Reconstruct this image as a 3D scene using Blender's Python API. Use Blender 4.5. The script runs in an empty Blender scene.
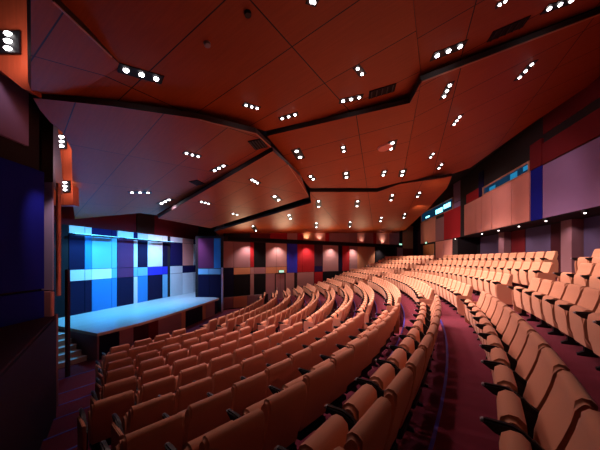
import bpy, bmesh, math, random
from mathutils import Vector, Matrix, Euler
random.seed(7)
C = bpy.context.scene.collection
F = 270.0            # focal length in pixels of the 600 px frame
EYE = 3.40           # eye height above the floor in front of the stage
PX, PY = -21.12, 17.32            # centre of the seating arcs
AX = math.radians(-10.7)          # axis of the hall, from stage to rear wall
AXD = Vector((math.cos(AX), math.sin(AX), 0)); LAT = Vector((-math.sin(AX), math.cos(AX), 0))
P0 = Vector((PX, PY, 0))

def tag(o, label=None, cat=None, group=None, kind=None):
    if label: o['label'] = label
    if cat: o['category'] = cat
    if group: o['group'] = group
    if kind: o['kind'] = kind
    return o
def empty(name, loc=(0,0,0), rz=0, parent=None):
    o = bpy.data.objects.new(name, None); C.objects.link(o); o.location = loc; o.rotation_euler = (0,0,rz)
    if parent: o.parent = parent
    return o
def mat(name, col, rough=.7, metal=0, em=None, es=0, spec=.5, bump=0, bscale=60, mottle=0, mscale=6, sheen=0):
    m = bpy.data.materials.new(name); m.use_nodes = True
    n = m.node_tree.nodes; l = m.node_tree.links; b = n['Principled BSDF']
    b.inputs['Base Color'].default_value = (*col, 1); b.inputs['Roughness'].default_value = rough
    b.inputs['Metallic'].default_value = metal; b.inputs['Specular IOR Level'].default_value = spec
    b.inputs['Sheen Weight'].default_value = sheen
    if em: b.inputs['Emission Color'].default_value = (*em, 1); b.inputs['Emission Strength'].default_value = es
    tc = n.new('ShaderNodeTexCoord')
    if bump:
        t = n.new('ShaderNodeTexNoise'); t.inputs['Scale'].default_value = bscale; t.inputs['Detail'].default_value = 4
        l.new(tc.outputs['Object'], t.inputs['Vector'])
        bp = n.new('ShaderNodeBump'); bp.inputs['Strength'].default_value = bump; bp.inputs['Distance'].default_value = .01
        l.new(t.outputs['Fac'], bp.inputs['Height']); l.new(bp.outputs['Normal'], b.inputs['Normal'])
    if mottle:
        t = n.new('ShaderNodeTexNoise'); t.inputs['Scale'].default_value = mscale; t.inputs['Detail'].default_value = 5
        l.new(tc.outputs['Object'], t.inputs['Vector'])
        r = n.new('ShaderNodeMapRange'); r.inputs['To Min'].default_value = 1-mottle; r.inputs['To Max'].default_value = 1+mottle
        l.new(t.outputs['Fac'], r.inputs['Value'])
        mx = n.new('ShaderNodeMix'); mx.data_type = 'RGBA'; mx.blend_type = 'MULTIPLY'; mx.inputs['Factor'].default_value = 1
        mx.inputs['A'].default_value = (*col, 1); l.new(r.outputs['Result'], mx.inputs['B']); l.new(mx.outputs['Result'], b.inputs['Base Color'])
    return m
def wood_panels(name, col, seam, bw=2.5, rh=1.25, ms=.006, rough=.35, grain=.25):
    """timber boards with thin dark seams, laid out with the UV map (metres)"""
    m = bpy.data.materials.new(name); m.use_nodes = True
    n = m.node_tree.nodes; l = m.node_tree.links; b = n['Principled BSDF']; b.inputs['Specular IOR Level'].default_value = .28
    tc = n.new('ShaderNodeTexCoord'); br = n.new('ShaderNodeTexBrick')
    l.new(tc.outputs['UV'], br.inputs['Vector'])
    br.inputs['Scale'].default_value = 1; br.inputs['Brick Width'].default_value = bw; br.inputs['Row Height'].default_value = rh
    br.inputs['Mortar Size'].default_value = ms; br.inputs['Mortar Smooth'].default_value = .2; br.offset = 0 if 'ceiling' in name else .5
    br.inputs['Color1'].default_value = (*col, 1); br.inputs['Color2'].default_value = (col[0]*.93, col[1]*.91, col[2]*.9, 1)
    br.inputs['Mortar'].default_value = (*seam, 1)
    mp = n.new('ShaderNodeMapping'); mp.inputs['Scale'].default_value = (.6, 9, 9); l.new(tc.outputs['UV'], mp.inputs['Vector'])
    t = n.new('ShaderNodeTexNoise'); t.inputs['Scale'].default_value = 3; t.inputs['Detail'].default_value = 6; l.new(mp.outputs['Vector'], t.inputs['Vector'])
    r = n.new('ShaderNodeMapRange'); r.inputs['To Min'].default_value = 1-grain; r.inputs['To Max'].default_value = 1+grain; l.new(t.outputs['Fac'], r.inputs['Value'])
    mx = n.new('ShaderNodeMix'); mx.data_type = 'RGBA'; mx.blend_type = 'MULTIPLY'; mx.inputs['Factor'].default_value = 1
    l.new(br.outputs['Color'], mx.inputs['A']); l.new(r.outputs['Result'], mx.inputs['B']); l.new(mx.outputs['Result'], b.inputs['Base Color'])
    b.inputs['Roughness'].default_value = rough
    return m

M = dict(
 seat = mat('tan_upholstery', (.62,.265,.145), .8, bump=.15, bscale=220, sheen=.15),
 black = mat('black_plastic', (.008,.007,.010), .42, spec=.3),
 tip = mat('grey_cap', (.35,.33,.36), .3),
 void = mat('dark_void', (.012,.006,.008), .95),
 carpet = mat('maroon_carpet', (.135,.006,.024), .95, bump=.4, bscale=300, mottle=.25, mscale=3),
 nosing = mat('blue_nosing', (.03,.02,.25), .5, em=(.05,.02,.6), es=.008),
 wood = wood_panels('red_timber_ceiling', (.36,.070,.012), (.006,.002,.001), ms=.011, rough=.48),
 woodwall = wood_panels('red_timber_wall', (.42,.075,.03), (.03,.006,.004), 3, .6),
 dark_edge = mat('gap_shade_edge', (.03,.008,.006), .6),  # plate sides painted dark, standing in for shade in the gaps
 edge = mat('pale_frame_highlight', (.55,.25,.14), .5),  # pale window frames, also the painted highlights on plate edges
 stage = wood_panels('pale_stage_boards', (.62,.60,.58), (.3,.3,.3), 2.4, .14, .003, .3, .1),
 lip = mat('pale_stage_lip', (.55,.36,.26), .5),
 lens = mat('lamp_lens', (.9,.9,.9), .3, em=(1,.93,.95), es=14),
 dim = mat('dim_lamp_lens', (.9,.9,.9), .3, em=(1,.9,.85), es=5),
 chrome = mat('brushed_steel', (.6,.6,.62), .3, 1),
 glass = mat('booth_glass', (.01,.03,.06), .08, em=(.01,.12,.30), es=.16),
 glass2 = mat('booth_screen_dim', (.02,.1,.2), .2, em=(.02,.35,.7), es=.5),
 glow = mat('booth_screen', (.1,.5,.7), .3, em=(.25,.8,1), es=3),
 exit = mat('exit_sign_face', (.3,.6,.45), .4, em=(.5,1,.75), es=1.2),
 white = mat('white_paint', (.8,.8,.8), .6),
 door = mat('orange_timber_door', (.50,.17,.05), .5, mottle=.2),
 disc = mat('pink_disc', (.75,.28,.22), .6),
)
PAL = dict(lt=(.62,.62,.62), wh=(.85,.85,.85), cy=(.16,.40,.60), cb=(.03,.20,.50), lp=(.022,.006,.02), nd=(.004,.008,.24), na=(.004,.002,.025), nb=(.008,.005,.06), ro=(.03,.03,.50),
  pu=(.10,.02,.075), mv=(.30,.15,.17), mg=(.38,.20,.20), mk=(.055,.02,.035), bk=(.005,.004,.006), rd=(.34,.012,.018), dr=(.14,.008,.012),
  oc=(.55,.25,.13), pk=(.72,.30,.24), vi=(.27,.16,.31), vd=(.10,.07,.14), wn=(.05,.007,.012), lv=(.55,.42,.55))
PM = {k: mat('panel_fabric_'+k, v, .9, spec=.2, bump=.1, bscale=150, mottle=.08, mscale=1.5) for k, v in PAL.items()}

# ---------- mesh helpers
def mesh_obj(name, bm, m, parent=None, smooth=False):
    me = bpy.data.meshes.new(name); bmesh.ops.recalc_face_normals(bm, faces=bm.faces); bm.to_mesh(me); bm.free()
    for x in (m if isinstance(m, (list, tuple)) else [m]): me.materials.append(x)
    if smooth:
        for p in me.polygons: p.use_smooth = True
    o = bpy.data.objects.new(name, me); C.objects.link(o)
    if parent: o.parent = parent
    return o
def box_bm(bm, x0,x1,y0,y1,z0,z1, bev=0, mi=0):
    vs = [bm.verts.new(p) for p in ((x0,y0,z0),(x1,y0,z0),(x1,y1,z0),(x0,y1,z0),(x0,y0,z1),(x1,y0,z1),(x1,y1,z1),(x0,y1,z1))]
    fs = [bm.faces.new([vs[i] for i in q]) for q in ((0,3,2,1),(4,5,6,7),(0,1,5,4),(1,2,6,5),(2,3,7,6),(3,0,4,7))]
    for f in fs: f.material_index = mi
    if bev: bmesh.ops.bevel(bm, geom=list({e for f in fs for e in f.edges}), offset=bev, segments=2, affect='EDGES')
def prism(prof, y0, y1, bev=.02, seg=2):
    """side profile (x,z) extruded across the seat's width and rounded"""
    bm = bmesh.new()
    a = [bm.verts.new((x, y0, z)) for x, z in prof]; b = [bm.verts.new((x, y1, z)) for x, z in prof]
    n = len(prof); f0 = bm.faces.new(a); f1 = bm.faces.new(b[::-1])
    for i in range(n): bm.faces.new((a[i], b[i], b[(i+1)%n], a[(i+1)%n]))
    if bev: bmesh.ops.bevel(bm, geom=list(set(f0.edges)|set(f1.edges)), offset=bev, segments=seg, affect='EDGES')
    return bm
def slab_poly(pts, thick_vec):
    bm = bmesh.new()
    a = [bm.verts.new(p) for p in pts]; b = [bm.verts.new(Vector(p)+Vector(thick_vec)) for p in pts]
    n = len(pts); bm.faces.new(a); bm.faces.new(b[::-1])
    for i in range(n): bm.faces.new((a[i], a[(i+1)%n], b[(i+1)%n], b[i]))
    return bm
def cyl(bm, c, r, z0, z1, n=16, axis='Z'):
    m = Matrix.Translation((c[0], c[1], (z0+z1)/2)) 
    bmesh.ops.create_cone(bm, cap_ends=True, segments=n, radius1=r, radius2=r, depth=z1-z0, matrix=m)
def ray(px, py):   # direction of sight through a pixel (camera looks along +Y)
    return Vector(((px-300)/F, 1, (259-py)/F))
EYEV = Vector((0,0,EYE))

# ---------- camera
cam = bpy.data.cameras.new('camera'); co = bpy.data.objects.new('camera', cam); C.objects.link(co)
co.location = EYEV; co.rotation_euler = (math.pi/2, 0, 0)
cam.sensor_fit = 'HORIZONTAL'; cam.sensor_width = 36; cam.lens = 36*F/600; cam.shift_y = 34/600; cam.clip_start = .05; cam.clip_end = 200
bpy.context.scene.camera = co

# ---------- rows of seats:  (name, radius of the seat back, floor level, first polar angle)
ROW = [  # from the stage up
 ('K', 18.70, .08), ('J', 19.59, .18), ('I', 20.47, .28), ('H', 21.36, .41), ('G', 22.25, .54), ('F', 23.14, .71),
 ('E', 24.03, .90), ('D', 24.91, 1.13), ('C', 25.80, 1.41), ('B', 26.69, 1.67), ('A', 27.64, 1.80), ('U2', 28.60, 2.13), ('U3', 29.48, 2.45), ('U4', 30.36, 2.78)]
ORD = ['front','second','third','fourth','fifth','sixth','seventh','eighth','ninth','tenth']
START = {'K':-32.1,'J':-33.4,'I':-34.3,'H':-35.2,'G':-36.1,'F':-37.1,'E':-36.8,'D':-37.7,'C':-41,'B':-43,'A':-43,'U2':-43,'U3':-41,'U4':-39}
AISLE1, AISLE2 = -22.5, 1.2
END = {'K':9,'J':10,'I':11,'H':12,'G':12.5,'F':13,'E':14,'D':14.5,'C':15,'B':15.3,'A':15.7,'U2':15.7,'U3':15.7,'U4':15.7}
def pol(r, deg, z=0): a = math.radians(deg); return Vector((PX+r*math.cos(a), PY+r*math.sin(a), z))

# stepped floor
def arc_strip(bm, r0, r1, z0, z1, a0, a1, n, mi=0):
    """solid curved tread from radius r0 to r1"""
    ring = []
    for i in range(n+1):
        a = a0+(a1-a0)*i/n
        ring.append([bm.verts.new(pol(r, a, z)) for r, z in ((r0,z0),(r0,z1),(r1,z1),(r1,z0))])
    for i in range(n):
        p, q = ring[i], ring[i+1]
        for k in range(4):
            f = bm.faces.new((p[k], q[k], q[(k+1)%4], p[(k+1)%4])); f.material_index = mi
    bm.faces.new(ring[0]); bm.faces.new(ring[-1][::-1])
bm = bmesh.new()
rb = [r+.14 for _, r, _ in ROW]
A0, A1 = -62, 24
bm2 = bmesh.new()
fl = []
box_pts = [(-16,2),(-3.4,-3),(2,12),(1,24),(-12,24)]
for i, (nm, r, z) in enumerate(ROW):
    r0 = rb[i-1] if i else 17.55
    r1 = rb[i] if i < len(ROW)-1 else 34.5
    arc_strip(bm, r0, r1, -.3, z, A0, A1, 64)
    arc_strip(bm2, r0-.010, r0+.022, z-.04, z+.006, A0, A1, 64)
arc_strip(bm, 9, 17.55, -.3, 0, A0, 40, 64)
tag(mesh_obj('floor', bm, M['carpet']), kind='structure')
tag(mesh_obj('trim_1', bm2, M['nosing']), kind='structure')

# ---------- one seat: origin on the tread under the seat back, +X to the rear, Y along the row
W = .238
back_prof = [(-.07,.29),(-.13,.27),(-.155,.33),(-.15,.43),(-.125,.53),(-.085,.63),(-.052,.73),(-.036,.80),(-.032,.845),(-.005,.868),(.03,.865),(.055,.84),(.05,.76),(.02,.60),(-.03,.44)]
pan_prof = [(-.21,.22),(-.25,.19),(-.31,.22),(-.335,.34),(-.35,.48),(-.36,.58),(-.35,.64),(-.31,.668),(-.265,.665),(-.225,.63),(-.215,.45),(-.21,.30)]
leg_prof = [(-.26,0),(-.26,.03),(-.19,.06),(-.18,.40),(-.30,.55),(-.34,.60),(-.2,.60),(-.06,.46),(-.05,.42),(-.12,.10),(-.11,.04),(-.06,.03),(-.06,0)]
arm_prof = [(-.04,.46),(-.04,.49),(-.14,.53),(-.24,.63),(-.30,.655),(-.43,.655),(-.44,.63),(-.38,.585),(-.2,.54)]
def build_meshes():
    d = {}
    def keep(o): me = o.data; bpy.data.objects.remove(o); return me
    d['backrest'] = keep(mesh_obj('backrest', prism(back_prof, -W, W, .022, 3), M['seat'], smooth=True))
    d['seat_pan'] = keep(mesh_obj('seat_pan', prism(pan_prof, -W+.022, W-.022, .03, 3), M['seat'], smooth=True))
    bm = bmesh.new(); box_bm(bm, -.26,-.06, -.22,.22, .19,.25, .01); d['seat_frame'] = keep(mesh_obj('seat_frame', bm, M['black']))
    d['standard'] = keep(mesh_obj('standard', prism(leg_prof, -.02, .02, .004, 1), M['black']))
    d['armrest'] = keep(mesh_obj('armrest', prism(arm_prof, -.024, .024, .012, 2), M['black'], smooth=True))
    bm = bmesh.new(); box_bm(bm, -.452,-.43,-.02,.02,.628,.65,.006); d['armrest_cap'] = keep(mesh_obj('armrest_cap', bm, M['tip']))
    ep = [(.01,.06),(.02,.48),(.0,.60),(-.34,.60),(-.36,.5),(-.33,.12),(-.25,.06)]
    d['end_panel'] = keep(mesh_obj('end_panel', prism(ep, -.02, .02, .01, 2), M['seat'], smooth=True))
    for me in d.values():
        me.polygons.foreach_set('use_smooth', [True]*len(me.polygons))
        try: me.set_sharp_from_angle(angle=math.radians(50))
        except Exception: pass
    return d
SM = build_meshes()
def child(name, me, parent, loc=(0,0,0)):
    o = bpy.data.objects.new(name, me); C.objects.link(o); o.parent = parent; o.location = loc; return o
HALF = .278
def make_proto(first, last, aisle_end):
    t = empty('theatre_seat')
    child('backrest', SM['backrest'], t); child('seat_pan', SM['seat_pan'], t); child('seat_frame', SM['seat_frame'], t)
    sides = [-HALF] if not last else [-HALF, HALF]
    for y in sides:
        child('standard', SM['standard'], t, (0,y,0)); a = child('armrest', SM['armrest'], t, (0,y,0)); child('armrest_cap', SM['armrest_cap'], a)
    if first and aisle_end: child('end_panel', SM['end_panel'], t, (0,-HALF-.03,0))
    if last and aisle_end: child('end_panel', SM['end_panel'], t, (0,HALF+.03,0))
    return t
def copy_tree(o, parent=None):
    c = o.copy(); C.objects.link(c)
    if parent: c.parent = parent
    for ch in list(o.children):
        if ch.name in done: continue
        copy_tree(ch, c)
    return c
done = set()
seats = []   # (dist, row index, block, ordinal, pos, angle, first, last)
NUM = ['first','second','third','fourth','fifth','sixth','seventh','eighth','ninth','tenth','eleventh','twelfth','thirteenth','fourteenth','fifteenth','sixteenth','seventeenth','eighteenth','nineteenth','twentieth']
for i, (nm, r, z) in enumerate(ROW):
    pitch = math.degrees(.56/r); gap = math.degrees(.55/r)
    blocks = []
    # near block is counted away from the nearer stepped aisle towards the camera
    N1 = {'U2':-23.4,'U3':-23.0,'U4':-20.4}.get(nm, AISLE1-gap); M1 = {'A':-21.2,'U2':-20.8,'U3':-20.8,'U4':-17.4}.get(nm, AISLE1+gap)
    n = int((N1-START[nm])/pitch+.35)
    p2 = (N1-START[nm])/n if nm in 'KJIHGFED' else pitch
    blocks.append(('near', [N1-p2*(k+.5) for k in range(n)]))
    L = AISLE2-gap-M1; n = int(L/pitch); p2 = L/n
    blocks.append(('middle', [M1+p2*(k+.5) for k in range(n)]))
    n = int((END[nm]-AISLE2-gap)/pitch+.35)
    blocks.append(('far', [AISLE2+gap+pitch*(k+.5) for k in range(n)]))
    for b, angs in blocks:
        for k, a in enumerate(angs):
            p = pol(r, a, z)
            lo = (k == len(angs)-1) if b == 'near' else (k == 0)
            hi = (k == 0) if b == 'near' else (k == len(angs)-1)
            X, Y = p.x, p.y
            seats.append(dict(d=math.hypot(X, Y), i=i, b=b, k=k, p=p, a=a, lo=lo, hi=hi))
def in_view(s):
    p = s['p']
    if p.y < .35: return False
    x = 300+F*p.x/p.y; y = 259-F*(p.z+.87-EYE)/p.y
    m = 60/ max(p.y,.5)*3 + 20
    return -m < x < 600+m and y < 450+m
vis = sorted([s for s in seats if in_view(s)], key=lambda s: s['d'])
indiv, rest = vis[:300], vis[300:]
protos = {}
for s in indiv:
    key = (s['lo'], s['hi'], s['d'] < 999)
    if key not in protos: protos[key] = make_proto(s['lo'], s['hi'], True)
used = set()
for s in indiv:
    key = (s['lo'], s['hi'], True)
    if key not in used: o = protos[key]; used.add(key)
    else: o = copy_tree(protos[key])
    o.location = s['p']; o.rotation_euler = (0,0,math.radians(s['a']-(6 if s['b'] == 'near' and s['i'] < 9 else 0)))
    i = s['i']
    if i < 10: rw = f'the {ORD[i]} row from the stage'; grp = 'tan theatre seats in the rows below the cross walkway'
    else: rw = f'the {["first","second","third","back"][i-10]} row above the walkway'; grp = 'tan theatre seats in the rows above the cross walkway'
    if s['b'] == 'near': w = f'{NUM[s["k"]]} before the nearer stepped aisle'
    elif s['b'] == 'middle': w = f'{NUM[s["k"]]} beyond the nearer stepped aisle'
    else: w = f'{NUM[s["k"]]} beyond the farther aisle'
    tag(o, f'tan seat in {rw}, {w}', 'seat', grp)
bm = bmesh.new()
mats = [M['seat'], M['black'], M['tip']]
for s in rest:
    T = Matrix.Translation(s['p']) @ Matrix.Rotation(math.radians(s['a']), 4, 'Z')
    items = [('backrest',0,0),('seat_pan',0,0),('seat_frame',0,1),('standard',-HALF,1),('armrest',-HALF,1),('armrest_cap',-HALF,2)]
    if s['lo']: items.append(('end_panel',-HALF-.03,0))
    if s['hi']: items += [('standard',HALF,1),('armrest',HALF,1),('end_panel',HALF+.03,0)]
    for nm, y, mi in items:
        n0 = len(bm.verts); f0 = len(bm.faces)
        bm.from_mesh(SM[nm]); bm.verts.ensure_lookup_table(); bm.faces.ensure_lookup_table()
        MM = T @ Matrix.Translation((0,y,0))
        for v in bm.verts[n0:]: v.co = MM @ v.co
        for f in bm.faces[f0:]: f.material_index = mi; f.smooth = True
if rest:
    o = mesh_obj('theatre_seats', bm, mats)
    tag(o, 'remaining tan theatre seats in the most distant curved rows beside the far wall', 'seats', kind='stuff')

# ---------- wall cladding: coloured fabric panels standing proud of a dark backing wall
class Wall:
    """vertical wall from plan point a to b; the room is on the side of the camera"""
    def __init__(s, name, a, b, z0, z1, thick=.15, m='void'):
        s.a = Vector((a[0],a[1],0)); s.d = Vector((b[0]-a[0], b[1]-a[1], 0)); s.L = s.d.length; s.d.normalize()
        s.n = Vector((-s.d.y, s.d.x, 0))
        if s.n.dot(-s.a) < 0: s.n = -s.n
        s.o = mesh_obj(name, s.blk(0, s.L, z0, z1, -thick, 0), M[m] if m in M else PM[m]); tag(s.o, kind='structure')
    def blk(s, t0, t1, z0, z1, n0, n1):
        b = bmesh.new()
        pts = [s.a+s.d*t0+s.n*n0, s.a+s.d*t1+s.n*n0, s.a+s.d*t1+s.n*n1, s.a+s.d*t0+s.n*n1]
        vs = [b.verts.new((p.x,p.y,z0)) for p in pts]+[b.verts.new((p.x,p.y,z1)) for p in pts]
        for q in ((0,3,2,1),(4,5,6,7),(0,1,5,4),(1,2,6,5),(2,3,7,6),(3,0,4,7)): b.faces.new([vs[i] for i in q])
        return b
    def t(s, px):   # distance along the wall of an image column
        r = (px-300)/F     # X = r*Y ;  a.x + d.x t = r (a.y + d.y t)
        return (r*s.a.y-s.a.x)/(s.d.x-r*s.d.y)
    def z(s, px, py):
        t = s.t(px); Y = s.a.y+s.d.y*t; return EYE+(259-py)*Y/F
    def panel(s, x0, x1, z0, z1, c, proud=.05, name='acoustic_panel', gap=.012, m=None):
        t0, t1 = sorted((s.t(x0), s.t(x1)))
        o = mesh_obj(name, s.blk(t0+gap, t1-gap, z0+gap, z1-gap, .001, proud), m or PM[c], s.o)
        return o
    def pt(s, px, n=0, z=0): q = s.a+s.d*s.t(px)+s.n*n; return Vector((q.x,q.y,z))

# --- stage
ST = EYE-2.47        # stage floor level .93
BL, BR = (-10.3,10.6), (-7.75,21.2)          # back wall of the stage
wb = Wall('wall_stage', BL, BR, -.1, 4.85)
z1, z2, z3, z4, z5 = 4.88, 4.52, 2.93, 2.42, ST
Bp = EYE
rows = [  # x0, x1, top, upper, band, lower
 (68,84,'lt','na','lt','na'),(84,91,'lt','cb','lt','na'),(91,111,'nb','cy','wh','cb'),(111,116.3,'nb','cy','cy','cb'),
 (116.7,133,'lt','pu','pu','na'),(133,137,'nb','lt','cy','lt'),(137,147,'lt','na','cy','cb'),(147,162,'wh','lt','ro','na'),
 (162,167,'wh','na','ro','cy'),(170,182,'wh','nb','lt','lt'),(182,193,'pk','pk','nb','wh'),(193,199,'nb','wh','nb','lt')]
for x0,x1,a,b,c,d in rows:
    wb.panel(x0,x1,z2,z1,a); wb.panel(x0,x1,z3,z2,b); wb.panel(x0,x1,z4,z3,c); wb.panel(x0,x1,z5-.05,z4,d)
# stage floor
FR = [(-9.0,10.0),(-6.72,8.95),(-6.17,10.4),(-5.92,11.6),(-5.68,12.95),(-5.45,14.4),(-5.2,16.2),(-5.1,17.0),(-5.5,17.42),(-6.6,17.5)]
pts = [Vector((x,y,ST)) for x,y in [(BL[0],BL[1])]+FR+[(-7.75,20.9)]]
bm = slab_poly(pts, (0,0,-.10)); me_o = mesh_obj('floor_stage', bm, [M['stage'], M['lip']]); tag(me_o, kind='structure')
uv = me_o.data.uv_layers.new(name='UVMap')
for p in me_o.data.polygons:
    p.material_index = 0 if abs(p.normal.z) > .5 else 1
    for li in p.loop_indices:
        v = me_o.data.vertices[me_o.data.loops[li].vertex_index].co; q = v-P0; uv.data[li].uv = (q.dot(LAT), q.dot(AXD))
# stage front cladding
sf = empty('stage_platform', (FR[1][0], FR[1][1], 0)); tag(sf, 'curved raised stage front clad in mauve, red and black panels below the blue-lit boards', 'stage front')
front = FR[1:8]
cols = ['na','mv','wn','dr','mk','mv','na','na','lip','mv','na','mv']
seglen = [ (Vector(front[i+1])-Vector(front[i])).length for i in range(len(front)-1)]; tot = sum(seglen)
def along(t):
    for i, s_ in enumerate(seglen):
        if t <= s_ or i == len(seglen)-1: return Vector(front[i]).lerp(Vector(front[i+1]), t/s_)
        t -= s_
def tfront(px):
    best = min(range(401), key=lambda k: abs(300+F*along(tot*k/400).x/along(tot*k/400).y-px)); return tot*best/400
brk = [101,121,135,150,160,183,187,204,207,216,219.5]
cl = ['na','mv','wn','dr','mv','oc','na','oc','mv','na']
for k in range(len(brk)-1):
    t0, t1 = tfront(brk[k]), tfront(brk[k+1]); a, b = along(t0), along(max(t1, t0+.03))
    d = (b-a).normalized(); n = Vector((-d.y, d.x))*1.0
    a = a+d*.01; b = b-d*.01
    pp = [Vector((a.x,a.y,0))-Vector(sf.location), Vector((b.x,b.y,0))-Vector(sf.location)]
    off = Vector((n.x, n.y, 0))
    q = [pp[0]+off*.08, pp[1]+off*.08, pp[1]+off*.15, pp[0]+off*.15]
    for v in q: v.z = 0
    mesh_obj('cladding_panel', slab_poly(q, (0,0,ST-.11)), PM[cl[k]], sf)
# left return of the stage
q = [Vector((-6.80,9.05,0)), Vector((-9.0,10.05,0)), Vector((-8.97,10.15,0)), Vector((-6.76,9.16,0))]
mesh_obj('side_panel', slab_poly([v-Vector(sf.location) for v in q], (0,0,ST-.11)), PM['mv'], sf)
# steps up to the stage
t = empty('stage_steps', (-7.12,9.10,0), math.atan2(.407,-.913)); tag(t, 'short flight of timber steps rising to the left side of the stage', 'stairs')
for k in range(5):
    bm = bmesh.new(); box_bm(bm, .30*k, 1.75, .06, .9, .155*k, .155*k+.155)
    mesh_obj('step_riser', bm, M['lip'], t)
    bm = bmesh.new(); box_bm(bm, .30*k-.01, .30*k+.12, .05, .91, .155*k+.156, .155*k+.166); mesh_obj('step_tread', bm, M['white'], t)
# far side of the stage opening: a wall facing the camera
wr = Wall('wall_stage_far', (-6.62,17.5), (-5.0,17.5), -.1, 4.9)
wr.panel(198.4,214,2.80,4.75,'pu'); wr.panel(214,221,2.80,4.75,'cb'); wr.panel(198.4,209,2.40,2.78,'cy'); wr.panel(209,221,2.40,2.78,'cy'); wr.panel(198.4,210,ST,2.38,'na'); wr.panel(210,221,ST,2.38,'na')
Wall('wall_stage_return', (-6.62,17.5), (-7.75,21.2), -.1, 4.9)
# left side of the stage box
wl = Wall('wall_stage_near', (-10.3,10.6), (-9.35,8.9), -.1, 4.9, .1)
# lighting bars across the stage wall
def bar(px0, px1, py, Y, label):
    pass
for (xa, xb, lab) in ((66,112,'long dark lighting pelmet over the left half of the stage back wall'),(119,168,'long dark lighting pelmet over the right half of the stage back wall')):
    a = wb.pt(xa, .35, 4.42); b = wb.pt(xb, .35, 4.42); e = empty('lighting_pelmet', a); tag(e, lab, 'lighting bar')
    d = (b-a); nn = wb.n
    q = [Vector((0,0,0)), d, d+nn*.16, nn*.16]
    mesh_obj('housing', slab_poly(q, (0,0,.07)), M['black'], e)
    for f in (.05,.5,.95):
        c = d*f; q = [c, c+d.normalized()*.05, c+d.normalized()*.05-nn*.30, c-nn*.30]
        mesh_obj('bracket', slab_poly([v+Vector((0,0,.02)) for v in q], (0,0,.04)), M['black'], e)
    q = [nn*.02, d+nn*.02, d+nn*.14, nn*.14]
    mesh_obj('light_strip', slab_poly([v+Vector((0,0,.07)) for v in q], (0,0,.015)), mat('strip_light', (.3,.8,1), .4, em=(.25,.75,1), es=2), e)

# --- drop above the stage wall
wt = Wall('wall_above_stage', (-10.8,10.4), (-7.9,21.8), 4.9, 7.4, .1, 'dr')
wt.panel(136,154,4.95,6.6,None,.05,m=M['woodwall'],name='timber_panel'); wt.panel(198,216,4.95,6.6,None,.05,m=M['woodwall'],name='timber_panel')

# --- far side wall
wf = Wall('wall_far', (-5.3,18.85), (13.45,31.95), -.2, 8.5)
zc = EYE
B0, B1 = EYE+1.25, EYE+1.58
def col(w, x0, x1, parts, proud=.05):
    for z0, z1_, c in parts: w.panel(x0, x1, z0, z1_, c, proud)
S0, S1 = EYE-1.12, EYE-.62
fl0 = .02
col(wf,221,233.5,[(S1,B0,'mv'),(fl0,S1,'na')]); col(wf,233.5,250,[(S1,B0,'mv'),(S0,S1,'oc'),(fl0,S0,'bk')])
col(wf,250,253.8,[(S1,B0,'rd'),(S0,S1,'mg'),(fl0,S0,'mg')]); col(wf,253.8,265.5,[(S1,B0,'bk'),(S0,S1,'mv'),(fl0,S0,'bk')])
col(wf,265.5,276,[(S1,B0,'mg'),(S0,S1,'oc')]); col(wf,276,286.5,[(S1,B0,'mg'),(S0,S1,'oc')])
col(wf,265.5,275,[(fl0,S0,'mv')]); col(wf,285,294,[(fl0,S0,'mg')])
col(wf,287,297,[(S0,B0,'ro')]); col(wf,297,302,[(S0,B0,'rd')]); col(wf,302,314,[(S0,B0,'rd')]); col(wf,297,313.5,[(.6,S0,'mg')])
col(wf,314,322.5,[(S1,B0,'mk'),(S0,S1,'nb'),(fl0,S0,'rd')]); col(wf,322.5,338,[(S0,B0,'mg'),(fl0,S0,'bk')]); col(wf,338,342,[(S0,B0,'na')])
col(wf,342,349,[(S0,B0,'rd')]); col(wf,349,357,[(S0,B0,'mg')]); col(wf,357,367,[(S0,B0,'oc')]); col(wf,367,374.5,[(S0,B0,'oc')]); col(wf,375,395,[(S0,B0,'bk')])
for x0,x1,c in ((250,270,'dr'),(270,287,'rd'),(287,297,'mg'),(297,303,'rd'),(303,314,'oc'),(314,325,'pk'),(325,329,'rd'),(329,349,'mv'),(349,357,'mv'),(357,364,'pk'),(364,373,'mv'),(373,376,'rd'),(376,389,'pk'),(389,399,'mv')):
    wf.panel(x0,x1,B1,B1+1.7,c)
wf.panel(402.5,413,EYE+1.2,EYE+3.9,'oc'); wf.panel(402.5,413,EYE-.6,EYE+1.2,'dr'); wf.panel(397,402.5,EYE-.6,EYE+1.3,'mv')
wf.panel(228,400,B0+.03,B1-.03,'bk',.25,name='black_ledge')  # black ledge running along the far wall
# parapet in front of the far wall
pw = Wall('wall_parapet', (-5.05,18.1), (-2.35,19.9), 0, .83, .1)
pw.panel(222.5,233,.05,.83,'mv'); pw.panel(233,247,.05,.83,'oc'); pw.panel(247,262,.05,.83,'mv')
# thin mauve post at the end of the stage
bm = bmesh.new(); box_bm(bm, -.05,.05,-.05,.05,0,2.85,.01); o = mesh_obj('pole', bm, PM['lv']); o.location = (-4.98,17.3,0)
tag(o, 'slim pale mauve post standing at the right-hand end of the stage', 'post')
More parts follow.
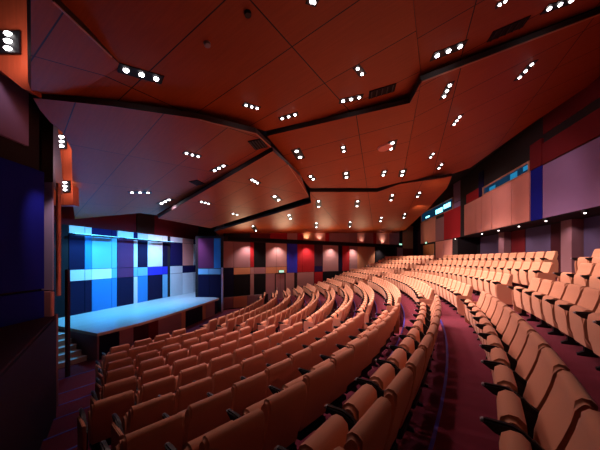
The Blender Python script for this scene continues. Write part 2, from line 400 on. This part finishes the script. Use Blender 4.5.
# door in the far wall with exit sign
def framed_door(name, w, x0, x1, z0, z1, m):
    t0, t1 = sorted((w.t(x0), w.t(x1)))
    d = mesh_obj(name, w.blk(t0,t1,z0,z1,.002,.04), m); tag(d, kind='structure')
    for a, b, c, e in ((t0-.08,t0,z0,z1+.08),(t1,t1+.08,z0,z1+.08)): mesh_obj('door_frame', w.blk(a,b,c,e,.002,.07), M['black'], d)
    mesh_obj('door_handle', w.blk(t0+.1,t0+.14,z0+.95,z0+1.15,.04,.08), M['chrome'], d)
    mesh_obj('kick_line', w.blk((t0+t1)/2-.008,(t0+t1)/2+.008,z0,z1,.04,.043), M['black'], d)
    return d
framed_door('door_1', wf, 275.4, 284.4, 0, 2.2, PM['mv'])
def exit_sign(w, px, z, wd, label, n=.12):
    t = w.t(px); e = empty('exit_sign', w.a+w.d*t+w.n*n+Vector((0,0,z))); tag(e, label, 'sign')
    org = w.a+w.d*t
    def sub(nm, b, m):
        o = mesh_obj(nm, b, m, e); o.location = -Vector(e.location); return o
    sub('housing', w.blk(t-wd/2-.02,t+wd/2+.02,z-.10,z+.10,n-.05,n+.02), M['black'])
    sub('lit_face', w.blk(t-wd/2,t+wd/2,z-.08,z+.08,n+.02,n+.028), M['exit'])
    cu = bpy.data.curves.new('sign_text','FONT'); cu.body = 'EXIT'; cu.size = .15; cu.align_x = 'CENTER'; cu.align_y = 'CENTER'; cu.extrude = .002
    to = bpy.data.objects.new('sign_text', cu); C.objects.link(to)
    dd = w.d if w.d.cross(Vector((0,0,1))).dot(w.n) > 0 else -w.d
    R = Matrix((dd, Vector((0,0,1)), w.n)).transposed()
    to.matrix_world = Matrix.Translation(Vector(e.location)+w.n*.032) @ R.to_4x4(); to.data.materials.append(M['white'])
    me = bpy.data.meshes.new_from_object(to); mw = to.matrix_world.copy(); bpy.data.objects.remove(to)
    mo = bpy.data.objects.new('lettering', me); C.objects.link(mo); me.transform(mw); mo.parent = e; mo.location = -Vector(e.location)
exit_sign(wf, 280.6, 2.42, .42, 'small lit green exit sign over the door in the far wall')
exit_sign(wf, 399.5, EYE+1.65, .5, 'small lit green exit sign in the far rear corner of the hall')

# --- rear wall
RA, RB, RC = (9.0,7.2), (11.85,20.3), (13.3,31.6)
OV = EYE+1.60            # underside of the overhanging upper wall
def ext(a, b, s): return (a[0]-(b[0]-a[0])*s, a[1]-(b[1]-a[1])*s)
w1 = Wall('wall_rear', ext(RA,RB,.55), RB, OV, 9.2, 1.2)
T1 = EYE+3.78
for x0,x1 in ((465,477),(477,482.5),(482.5,493),(493,513),(513,531)): w1.panel(x0,x1,OV+.02,T1,'pk',.06,gap=.025)
w1.panel(532,544,OV+.02,T1,'nd',.06); w1.panel(544.3,640,OV+.02,T1-.03,'vi',.06)
w1.panel(531.7,544,T1,T1+1.1,'dr',.08); w1.panel(544.3,640,T1,T1+.85,'dr',.08); w1.panel(467,479.5,T1,T1+.62,'rd',.05); w1.panel(479.5,484,T1,T1+1.5,'nb',.06)
w1.panel(544.3,640,T1+1.2,T1+2.6,'dr',.05)
w2 = Wall('wall_rear_far', RB, RC, 2.2, 9.2, .3)
w2.panel(444.5,464.5,EYE+1.6,EYE+3.9,'rd',.05); w2.panel(436,444.5,EYE+1.6,EYE+3.6,'mv',.05); w2.panel(421,436,EYE+1.6,EYE+3.85,'pk',.05)
w2.panel(454,465,EYE+3.9,EYE+4.3,'vi',.05); w2.panel(454,465,EYE+4.32,EYE+5.8,'vi',.05); w2.panel(444.5,453,EYE+4.9,EYE+6,'wn',.05); w2.panel(421,436,EYE+4.9,EYE+6,'wn',.05)
w2.panel(436,444,-.4+2.9,EYE+1.57,'pk',.05); w2.panel(444.5,452.5,2.5,EYE+1.57,'pk',.05); w2.panel(413.5,418,EYE-.9,EYE+3.6,'na',.05); w2.panel(418,421,EYE-.9,EYE+3,'mk',.05)
framed_door('door_2', w2, 423.5, 435, 2.8, 4.82, M['door'])
exit_sign(w2, 427.5, 5.02, .5, 'small lit green exit sign above the orange timber door in the rear wall')
# control booth windows
def booth_window(name, w, x0, x1, z0, z1, screens, zz=None):
    t0, t1 = sorted((w.t(x0), w.t(x1)))
    o = mesh_obj(name, w.blk(t0,t1,z0,z1,.002,.03), M['glass']); tag(o, kind='structure')
    for b in (w.blk(t0,t1,z0-.05,z0,.002,.1), w.blk(t0,t1,z1,z1+.06,.002,.1), w.blk(t0-.05,t0,z0-.05,z1+.06,.002,.1), w.blk(t1,t1+.05,z0-.05,z1+.06,.002,.1)):
        mesh_obj('window_frame', b, M['edge'], o)
    for a, b, c, d, m in screens:
        ta, tb = sorted((w.t(a), w.t(b))); mesh_obj('pane', w.blk(ta,tb,c,d,.03,.036), M[m], o)
booth_window('window_1', w1, 484.5, 530.5, T1+.03, T1+.40, [(511,518,T1+.06,T1+.34,'glass2'),(490,496,T1+.06,T1+.25,'glass2'),(524,529,T1+.15,T1+.35,'glass2')])
booth_window('window_2', w2, 422, 453.5, EYE+3.92, EYE+4.75, [(436,443,EYE+4.05,EYE+4.45,'glow'),(444,451,EYE+4.2,EYE+4.55,'glow'),(426,430,EYE+4.1,EYE+4.25,'glow')])
# recessed lower rear wall
off = AXD*1.35
w3 = Wall('wall_rear_lower', (ext(RA,RB,.55)[0]+off.x, ext(RA,RB,.55)[1]+off.y), (RB[0]+off.x, RB[1]+off.y), 2.2, OV+.3, .2)
for x0,x1,c,pr in ((453.5,480,'bk',.03),(481,504,'vd',.05),(505,511,'mv',.35),(512,526,'dr',.05),(526.5,552,'vd',.05),(552,571,'wn',.05),(572,584,'mv',.4),(585,640,'vd',.05)):
    w3.panel(x0,x1,2.6,OV-.01,c,pr)
Wall('wall_rear_recess_end', (RB[0]-.0,RB[1]), (RB[0]+off.x,RB[1]+off.y), 2.2, OV, .1)

# --- near side wall (left of the photo)
HN = math.radians(145)
nd = Vector((math.sin(HN), math.cos(HN), 0))      # from the stage towards the camera
wn = Wall('wall_near_lower', (-4.92,5.45), (-4.92+nd.x*7, 5.45+nd.y*7), -.2, EYE-1.12, .9, 'wn')
wn.panel(-60,54,.1,EYE-1.14,'lp',.03)
wn.o.modifiers.clear()
# big dark blue acoustic panels above
wu = Wall('wall_near_upper', (-5.02,5.2), (-4.95,1.5), EYE-1.15, 9, .3)
wu.panel(-260,39.5,EYE-.58,EYE+1.68,'nd',.10); wu.panel(-260,39.5,EYE-1.15,EYE-.6,'nd',.10)
wu.panel(-260,26,EYE+2.05,EYE+3.1,'vi',.06)
# pale fins at the edge of the near wall
def pxbox(name, px0, px1, Y0, Y1, z0, z1, m, label, cat):
    """upright fin between two image columns at depth Y0, running back to Y1"""
    xa, xb = (px0-300)/F*Y0, (px1-300)/F*Y0
    bm = bmesh.new(); box_bm(bm, xa, xb, Y0, Y1, z0, z1, .01)
    o = mesh_obj(name, bm, m); 
    for v in o.data.vertices: v.co -= Vector((xa, Y0, z0))
    o.location = (xa, Y0, z0)
    tag(o, label, cat); return o
pxbox('wall_fin', 41, 53, 5.35, 5.38, EYE-.62, EYE+1.52, PM['lv'], 'tall pale lilac wall fin beside the big dark blue panel', 'wall fin')
pxbox('wall_fin', 40, 51, 5.26, 5.34, EYE-1.14, EYE-.64, PM['pk'], 'short pink block under the pale lilac wall fin', 'wall fin')
pxbox('wall_fin', 55.5, 58, 6.9, 7.0, EYE-.95, EYE+1.95, PM['pk'], 'narrow pink wall fin between the lilac fin and the stage', 'wall fin')
pxbox('wall_fin', 51, 53.5, 5.6, 5.72, 0, EYE-1.16, PM['mv'], 'dark mauve lower wall fin beside the stepped side aisle', 'wall fin')
pxbox('stage_jamb', 64.5, 67.6, 7.7, 7.8, 0, EYE-.3, PM['mk'], 'mauve upright jamb at the left edge of the blue-lit stage', 'jamb')
Wall('wall_near_recess', (-5.75,6.0), (-11.6,10.5), -.2, 9, .2)
wb.panel(46,67.8,0,4.88,'bk')

# ---------- ceiling plates of red timber
def plane3(anch):
    ps = []
    for px, py, z in anch:
        if isinstance(z, str): ps.append(hit(PL[z][0], px, py)); continue
        r = ray(px, py); k = z/r.z; ps.append(EYEV+r*k)
    n = (ps[1]-ps[0]).cross(ps[2]-ps[0]).normalized()
    if n.z > 0: n = -n
    return ps[0], n
def hit(pl, px, py):
    p, n = pl; r = ray(px, py); k = (p-EYEV).dot(n)/r.dot(n); return EYEV+r*k
PL = {}
def plate(name, anch, poly, label, uvrot=0, edge=True, thick=.12, m=None):
    pl = plane3(anch); pts = [hit(pl, x, y) for x, y in poly]; n = pl[1]
    bm = slab_poly(pts, -n*thick)
    o = mesh_obj('ceiling_plate', bm, [m or M['wood'], M['dark_edge']]); tag(o, label, 'ceiling panel', 'red timber ceiling plates'); PL[name] = (pl, poly, o)
    uvl = o.data.uv_layers.new(name='UVMap'); c, s = math.cos(uvrot), math.sin(uvrot)
    for p in o.data.polygons:
        p.material_index = 0 if abs(p.normal.dot(n)) > .9 else 1
        for li in p.loop_indices:
            v = o.data.vertices[o.data.loops[li].vertex_index].co-P0; a, b = v.dot(AXD), v.dot(LAT)
            uvl.data[li].uv = (a*c-b*s+.4, a*s+b*c+.3)
    return o
plate('P1', [(265,131,3.3),(33,93,2.7),(414,0,3.9)], [(31,-330),(31,93),(115,103),(200,113),(265,131),(409,99),(421,77),(413,0),(403,-330)], 'largest red timber ceiling plate directly overhead at the top of the photo', .35)
plate('P1a', [(33,92,2.64),(112,57,2.98),(31,0,2.78)], [(31,-22),(31,90),(90,98),(140,82),(112,57),(52,0)], 'dark plum wedge-shaped ceiling plate in the top left corner', .35)
plate('P2', [(40,101,2.62),(258,139,2.95),(75,219,1.78)], [(33,98),(110,106),(200,119),(256,133),(271,147),(156,215),(140,213),(75,219),(73,205),(72,150),(62,132),(50,122),(40,110)], 'purple-lit timber ceiling plate on the left, nearest the stage', .55)
plate('P3', [(274,151,2.9),(308,196,2.8),(160,217,1.85)], [(273,151),(300,176),(309,197),(211,228),(205,227),(158,218)], 'orange-red timber ceiling plate with a pointed left tip over the stage front', .55)
plate('P4', [(268,135,3.25),(410,104,3.75),(377,188,3.35)], [(267,136),(410,103),(421,82),(401.5,182),(377,188),(310,188),(276,147)], 'bright orange-red central ceiling plate with two rows of slot lights', .1)
plate('P5', [(310,192,3.05),(231,242,1.42),(400,232,2.95)], [(310,192),(377,192),(400,184),(436,179),(452,176),(447,188),(427,210),(405,230),(378,238),(333,240),(300,240),(230,243),(214.5,231.5),(311,203)], 'orange-red ceiling plate farthest away, meeting the far wall', .1)
plate('P6', [(421,80,'P4'),(401,182,'P4'),(600,13,5.0)], [(421.6,81),(600,13),(900,-101),(900,-70),(600,78),(530,125),(470,168),(452,174),(437,176),(402,182)], 'dark red ceiling plate rising to the right above the upper seats', .2)
plate('P7', [(421,77,'P1'),(405,-330,'P1'),(600,6,5.15)], [(403.5,-330),(413.4,0),(421.5,76),(600,6),(900,-110),(900,-330)], 'near-black red ceiling plate in the top right corner', .2)
def highlight_strip(k, a, b, w=.03, m='edge'):  # pale strip painting the light caught along a plate edge
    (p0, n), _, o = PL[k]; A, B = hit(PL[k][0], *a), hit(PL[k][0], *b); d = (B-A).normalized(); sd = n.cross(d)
    mesh_obj('edge_highlight', slab_poly([A-sd*w/2, B-sd*w/2, B+sd*w/2, A+sd*w/2], n*.015), M[m], o)
highlight_strip('P6', (422,81.5), (640,-1.5)); highlight_strip('P2', (200,119.6), (256,133.6), .02); highlight_strip('P3', (288,164.5), (308,195), .02)
highlight_strip('P2', (256,133.4), (271,147), .03); highlight_strip('P1a', (53,1), (111.5,56.5), .02); highlight_strip('P3', (211,228), (158.5,218), .02)
# dark void above the plates
bm = bmesh.new(); box_bm(bm, -16, 18, -4, 34, 9.3, 9.5); tag(mesh_obj('ceiling', bm, M['void']), kind='structure')

# timber panels hanging on the near wall (top left)
def hung(name, Y, poly, thick, label, m=None, dirv=None):
    pts = [EYEV+ray(x,y)*Y for x, y in poly]
    o = mesh_obj(name, slab_poly(pts, dirv or (-.02,.25,0)), m or M['woodwall']); tag(o, label, 'wall panel')
    uvl = o.data.uv_layers.new(name='UVMap')
    for p in o.data.polygons:
        for li in p.loop_indices:
            v = o.data.vertices[o.data.loops[li].vertex_index].co; uvl.data[li].uv = (v.z, v.x)
    return o
hung('timber_fin', 4.25, [(-120,-105),(31.5,-105),(31.5,92),(22,88),(0,70),(-120,20)], .2, 'orange timber panel with a triple spotlight in the top left corner')
hung('timber_fin', 8.2, [(51,122),(62,131),(72,148),(73,205),(52,205)], .2, 'orange timber panel with two spotlight clusters above the stage opening')
hung('wall_fin', 7.2, [(45,118),(50,122),(54,160),(56,192),(50,180),(46,150)], .2, 'narrow pink upright panel beside the orange timber fin', PM['lv'])

# ---------- light fittings
def find_plate(px, py):
    def inside(poly):
        c = False; n = len(poly)
        for i in range(n):
            x0,y0 = poly[i]; x1,y1 = poly[(i+1)%n]
            if (y0 > py) != (y1 > py) and px < (x1-x0)*(py-y0)/(y1-y0)+x0: c = not c
        return c
    for k in ('P1a','P1','P2','P3','P4','P5','P6','P7'):
        if inside(PL[k][1]): return k
    return None
SPOTS = []
def fitting(px0, py0, px1, py1, label, nl=3, size=None, m='lens', group='triple ceiling downlights', power=1):
    k = find_plate((px0+px1)/2, (py0+py1)/2)
    if k is None: print('NO PLATE', px0, py0); return
    pl = PL[k][0]; a, b = hit(pl, px0, py0), hit(pl, px1, py1); c = (a+b)/2; n = pl[1]
    d = (b-a).normalized(); s = n.cross(d)
    L = (b-a).length
    e = empty('ceiling_downlight', c); tag(e, label, 'downlight', group)
    R = Matrix((d, s, n)).transposed().to_4x4()
    pitch = L/max(nl-1, 1) if nl > 1 else 0
    h = max(.055, min(.14, pitch*(.45 if nl == 3 else .3))) if nl > 1 else .1
    def sub(nm, bm, mm): bm.transform(R); return mesh_obj(nm, bm, mm, e)
    bm = bmesh.new(); box_bm(bm, -L/2-h*1.1, L/2+h*1.1, -h*1.1, h*1.1, -.01, .012, .004); sub('housing', bm, M['black'])
    for q in range(nl):
        x = -L/2+pitch*q if nl > 1 else 0
        bm = bmesh.new(); bmesh.ops.create_cone(bm, cap_ends=True, segments=16, radius1=h*.42, radius2=h*.34, depth=.02, matrix=Matrix.Translation((x,0,.02))); sub('lamp', bm, M[m])
    SPOTS.append((c+n*.1, power, k))
T3 = [(126,69.5,156,78,'triple downlight in the overhead plate nearest the top left'),
 (246,104.7,257,107.7,'small triple downlight left of the central row under the overhead plate'),
 (282,118,295,114.3,'triple downlight near the middle of the overhead plate edge'),
 (343,100.5,359,97,'triple downlight beside the black vent in the overhead plate'),
 (437,55,460,46,'bright triple downlight at the right edge of the top right plate'),
 (549,8,571,0,'bright triple downlight in the top right corner of the photo'),
 (444,96,449.5,85,'triple downlight on the dark red plate nearest the central plate'),
 (519.5,77,531.5,64,'triple downlight alone on the right of the dark red plate'),
 (454,124,459.5,116.5,'triple downlight low on the dark red plate'),
 (186.5,152.7,198,156,'triple downlight at the top middle of the purple-lit plate'),
 (132,192.2,148,192.3,'triple downlight at the lower left of the purple-lit plate'),
 (161.5,203,169,199.5,'triple downlight near the lower tip of the purple-lit plate'),
 (214.5,170.2,223.5,165.5,'triple downlight at the right edge of the purple-lit plate'),
 (252,179.5,257.5,182.7,'triple downlight in the upper half of the pointed plate'),
 (201.5,201.5,208.5,203.3,'triple downlight at the left of the pointed plate')]
for x0,y0,x1,y1,lb in T3: fitting(x0,y0,x1,y1,lb)
fitting(357.5,68,362,73.5,'double square downlight on the overhead plate above the black vent',2, group='other downlights')
fitting(311,.5,314,1.5,'single bright spotlight at the top centre of the photo',2, group='other downlights')
fitting(499.5,4,505,.5,'double downlight at the top edge right of centre',2, group='other downlights')
for i_, (x0,y0,x1,y1,lb) in enumerate([(296.5,151,300,157,'left one of the upper slot lights on the central plate'),(343,147,343.8,151,'middle one of the upper slot lights on the central plate'),(392.5,142.5,391,148.5,'right one of the upper slot lights on the central plate'),
 (310.5,176,313,179,'leftmost of the lower slot lights on the central plate'),(346,173,346.5,177,'middle one of the lower slot lights on the central plate'),(384.5,171.5,383.3,175,'rightmost of the lower slot lights on the central plate'),
 (318.5,201,318.7,206.5,'leftmost slot light in the upper row of the farthest plate'),(357.5,201,357,206,'middle slot light in the upper row of the farthest plate'),(392.3,195,391,200,'rightmost slot light in the upper row of the farthest plate'),
 (316.3,223,316.4,227,'leftmost slot light in the lower row of the farthest plate'),(350.2,222,349.8,226.5,'middle slot light in the lower row of the farthest plate'),(381.5,217.5,380.5,221,'right-hand slot light in the lower row of the farthest plate'),
 (404.8,214,403.8,217.5,'slot light of the farthest plate nearest the rear wall, lower one'),(419.5,192.5,417.5,196.5,'slot light of the farthest plate nearest the rear wall, upper one'),
 (433,153.5,430.5,157,'upper slot light at the foot of the dark red plate'),(441.2,164.5,438.8,168,'lower slot light at the foot of the dark red plate'),(403,171,402,175,'slot light where the dark red plate meets the central plate'),
 (274.5,196.3,278.5,199.8,'slot light in the middle of the pointed plate'),(289,215,290.5,218.5,'slot light at the left of the farthest plate'),(253,226,256,230.5,'slot light near the stage end of the farthest plate'),
 (233,213.5,237,214.5,'round dim light in the pointed plate near its left tip')]):
    fitting(x0,y0,x1,y1,lb,2, group='slot lights', power=1)
# square vents in the ceiling
def on_plate(px, py, hw, hd, name, cat, label, m, slats=0, rnd=False):
    k = find_plate(px, py); 
    if not k: print('NO PLATE', px, py); return
    pl = PL[k][0]; c = hit(pl, px, py); n = pl[1]; d = (LAT-n*LAT.dot(n)).normalized(); s = n.cross(d)
    R = Matrix((d, s, n)).transposed().to_4x4(); bm = bmesh.new()
    if rnd: bmesh.ops.create_cone(bm, cap_ends=True, segments=24, radius1=hw, radius2=hw*.9, depth=.05, matrix=Matrix.Translation((0,0,.02)))
    else: box_bm(bm, -hw, hw, -hd, hd, -.01, .015, .003)
    bm.transform(R); o = mesh_obj(name, bm, M[m]); o.location = c; tag(o, label, cat)
    for q in range(slats):
        bm = bmesh.new(); y = -hd+(q+.5)*2*hd/slats; box_bm(bm, -hw*.94, hw*.94, y-.01, y+.01, .015, .03); bm.transform(R); mesh_obj('slat', bm, M['black'], o)
on_plate(382,91,.15,.30,'air_vent','vent','black rectangular air vent beside the triple downlight on the overhead plate','void',5)
on_plate(258,144,.26,.18,'air_vent','vent','black rectangular air vent at the right corner of the purple-lit plate','void',5)
on_plate(197,182.5,.24,.16,'air_vent','vent','black rectangular air vent at the lower right edge of the purple-lit plate','void',5)
on_plate(508,29,.13,.34,'air_vent','vent','long black air vent in the top right ceiling plate','void',5)
on_plate(385,147,.24,.2,'ceiling_disc','disc','round pink disc on the central ceiling plate beside a slot light','disc',0,True)
on_plate(247.5,12.5,.05,.05,'smoke_detector','detector','small black round detector at the top of the overhead plate','black',0,True)
on_plate(207,43,.05,.05,'smoke_detector','detector','small grey round detector on the left half of the overhead plate','tip',0,True)

# wall mounted spotlight clusters on the timber fins
def cluster(px, py, Y, w, h, n, label):
    c = EYEV+ray(px, py)*Y; e = empty('wall_spotlight', c); tag(e, label, 'spotlight', 'spotlight clusters on the timber fins')
    s = Y/F
    bm = bmesh.new(); box_bm(bm, -w/2*s, w/2*s, -.03, 0, -h/2*s, h/2*s, .006); mesh_obj('housing', bm, M['black'], e)
    for q in range(n):
        z = (-h/2+(q+.5)*h/n)*s
        bm = bmesh.new(); bmesh.ops.create_cone(bm, cap_ends=True, segments=16, radius1=.085*h*s, radius2=.07*h*s, depth=.03, matrix=Matrix.Translation((0,-.045,z)) @ Matrix.Rotation(math.pi/2,4,'X') @ Matrix.Diagonal((2.0,1,1,1))); mesh_obj('lamp', bm, M['lens'], e)
cluster(10.5, 43, 4.2, 21, 22, 3, 'large triple spotlight on the orange timber panel in the top left corner')
cluster(62.5, 142, 8.15, 9, 14, 3, 'bright triple spotlight cluster, upper one of two on the far timber fin')
cluster(66, 186.5, 8.15, 9, 11, 3, 'triple spotlight cluster, lower one of two on the far timber fin')

# downlights under the rear overhang
for px, off_, lb in ((457,.2,'farthest small downlight below the red rear panel'),(482,.2,'small downlight under the overhang, second from the far end'),(498.5,.2,'small downlight under the overhang, third from the far end'),
    (519,.2,'small downlight under the overhang, fourth from the far end'),(546,.2,'small downlight under the overhang below the navy panel'),(585,.2,'small downlight under the overhang nearest the camera')):
    w = w1 if px > 465 else w2
    p = w.pt(px, .0 if px > 465 else .12, OV-.05)
    e = empty('overhang_downlight', p); tag(e, lb, 'downlight', 'downlights under the rear overhang')
    bm = bmesh.new(); cyl(bm, (0,0), .09, -.03, .06); mesh_obj('housing', bm, M['black'], e)
    bm = bmesh.new(); cyl(bm, (0,0), .035, -.06, -.03); mesh_obj('lamp', bm, M['dim'], e)

# ---------- lights
def spot(loc, tgt, energy, col, angle=100, size=.12, blend=.8):
    l = bpy.data.lights.new('beam','SPOT'); l.energy = energy; l.color = col; l.spot_size = math.radians(angle); l.spot_blend = blend; l.shadow_soft_size = size
    o = bpy.data.objects.new('beam', l); C.objects.link(o); o.location = loc
    o.rotation_euler = (Vector(tgt)-Vector(loc)).to_track_quat('-Z','Y').to_euler(); return o
PW = {'P1':125,'P1a':25,'P2':300,'P3':480,'P4':640,'P5':720,'P6':220,'P7':70}
for c, pw_, k in SPOTS:
    spot(c, c-Vector((0,0,1))+AXD*.6, PW[k]*pw_, (1,.74,.66) if k in ('P3','P4','P5') else (1,.64,.60) if k not in ('P2','P1a') else (.95,.62,.78), 92)
# blue stage lighting
def area(loc, tgt, e, col, sx, sy):
    l = bpy.data.lights.new('wash','AREA'); l.shape = 'RECTANGLE'; l.size = sx; l.size_y = sy; l.energy = e; l.color = col
    o = bpy.data.objects.new('wash', l); C.objects.link(o); o.location = loc; o.rotation_euler = (Vector(tgt)-Vector(loc)).to_track_quat('-Z','Y').to_euler(); return o
for x, y in ((-7.4,11.5),(-6.9,14),(-6.4,16.3)):
    spot((x,y,EYE+1.75), (x-2.0,y+.8,2.0), (900 if y < 16 else 420), (.06,.46,1) if y < 16 else (.6,.6,1), 130, .15)
for f in (.15,.5,.85):
    p = Vector((BL[0],BL[1],0)).lerp(Vector((BR[0],BR[1],0)), f)+wb.n*.9
    spot((p.x,p.y,4.75),(p.x-.5,p.y,1.2), 260, (.1,.55,1), 140, .1)
# added spots before the timber fins for cluster glow; last brightens the pink fin
for px, py, Y, e_ in ((10,40,3.75,32),(62,140,7.6,34),(64,183,7.7,26),(47,150,6.6,22)):
    c = EYEV+ray(px,py)*Y; spot(c, EYEV+ray(px,py)*(Y+1), e_, (1,.72,.72), 150, .1)
# added violet spot with no fitting, tinting the left ceiling plate purple
spot((-8.6,10.2,3.0), (-5.5,8.5,6.0), 25, (.42,.22,1), 110, .3)
# far wall: lower row of spots added to brighten it, without fittings
for px in (247,277,306,330,352,378):
    p = wf.pt(px, .6, EYE+1.15); spot(p, wf.pt(px, -.1, 1.0), 170, (1,.74,.66), 120, .06)
for px, e_ in ((306,22),(319,14),(361,8),(382,22)):
    p = wf.pt(px, .35, B1+.12); spot(p, wf.pt(px, -.2, B1+.8), e_, (1,.85,.7), 110, .04)
for px, e_ in ((240,120),(280,170),(320,200),(355,200),(385,150)):   # coves on the far ledge, thrown up at the ceiling
    p = wf.pt(px, 1.0, EYE+.9); spot(p, p+wf.n*3.2+Vector((0,0,2.2)), e_, (1,.62,.36), 120, .7)
spot((-4.3,4.75,EYE+1.9), (-4.98,5.37,EYE+.3), 50, (1,.72,.9), 44, .05)  # added unseen spot that brightens the lilac fin
# added spots without fittings, under the overhead plates, brightening the rear walls
for tx, ty, bx, by, e_ in ((4.6,8.8,10.1,11.5,330),(5.5,12.5,11,16,420),(7.5,17.5,12,23,480),(4.2,6.2,9.6,8.6,90)):
    spot((tx,ty,EYE+3.3), (bx,by,EYE+2.4), e_, (1,.68,.70), 66, .2)
for px in (482,498.5,519,546,585,620):
    p = w1.pt(px, -.5, OV-.03); spot(p, w1.pt(px,-1.0,2.5), 28, (1,.75,.8), 110, .05)
world = bpy.data.worlds.new('world'); bpy.context.scene.world = world; world.use_nodes = True
world.node_tree.nodes['Background'].inputs[0].default_value = (.55,.22,.28,1); world.node_tree.nodes['Background'].inputs[1].default_value = .012
vs = bpy.context.scene.view_settings; vs.view_transform = 'Standard'; vs.look = 'None'; vs.gamma = 1; vs.exposure = 0; vs.use_curve_mapping = False
print('seats', len(seats), 'visible', len(vis), 'objects', len(bpy.data.objects))
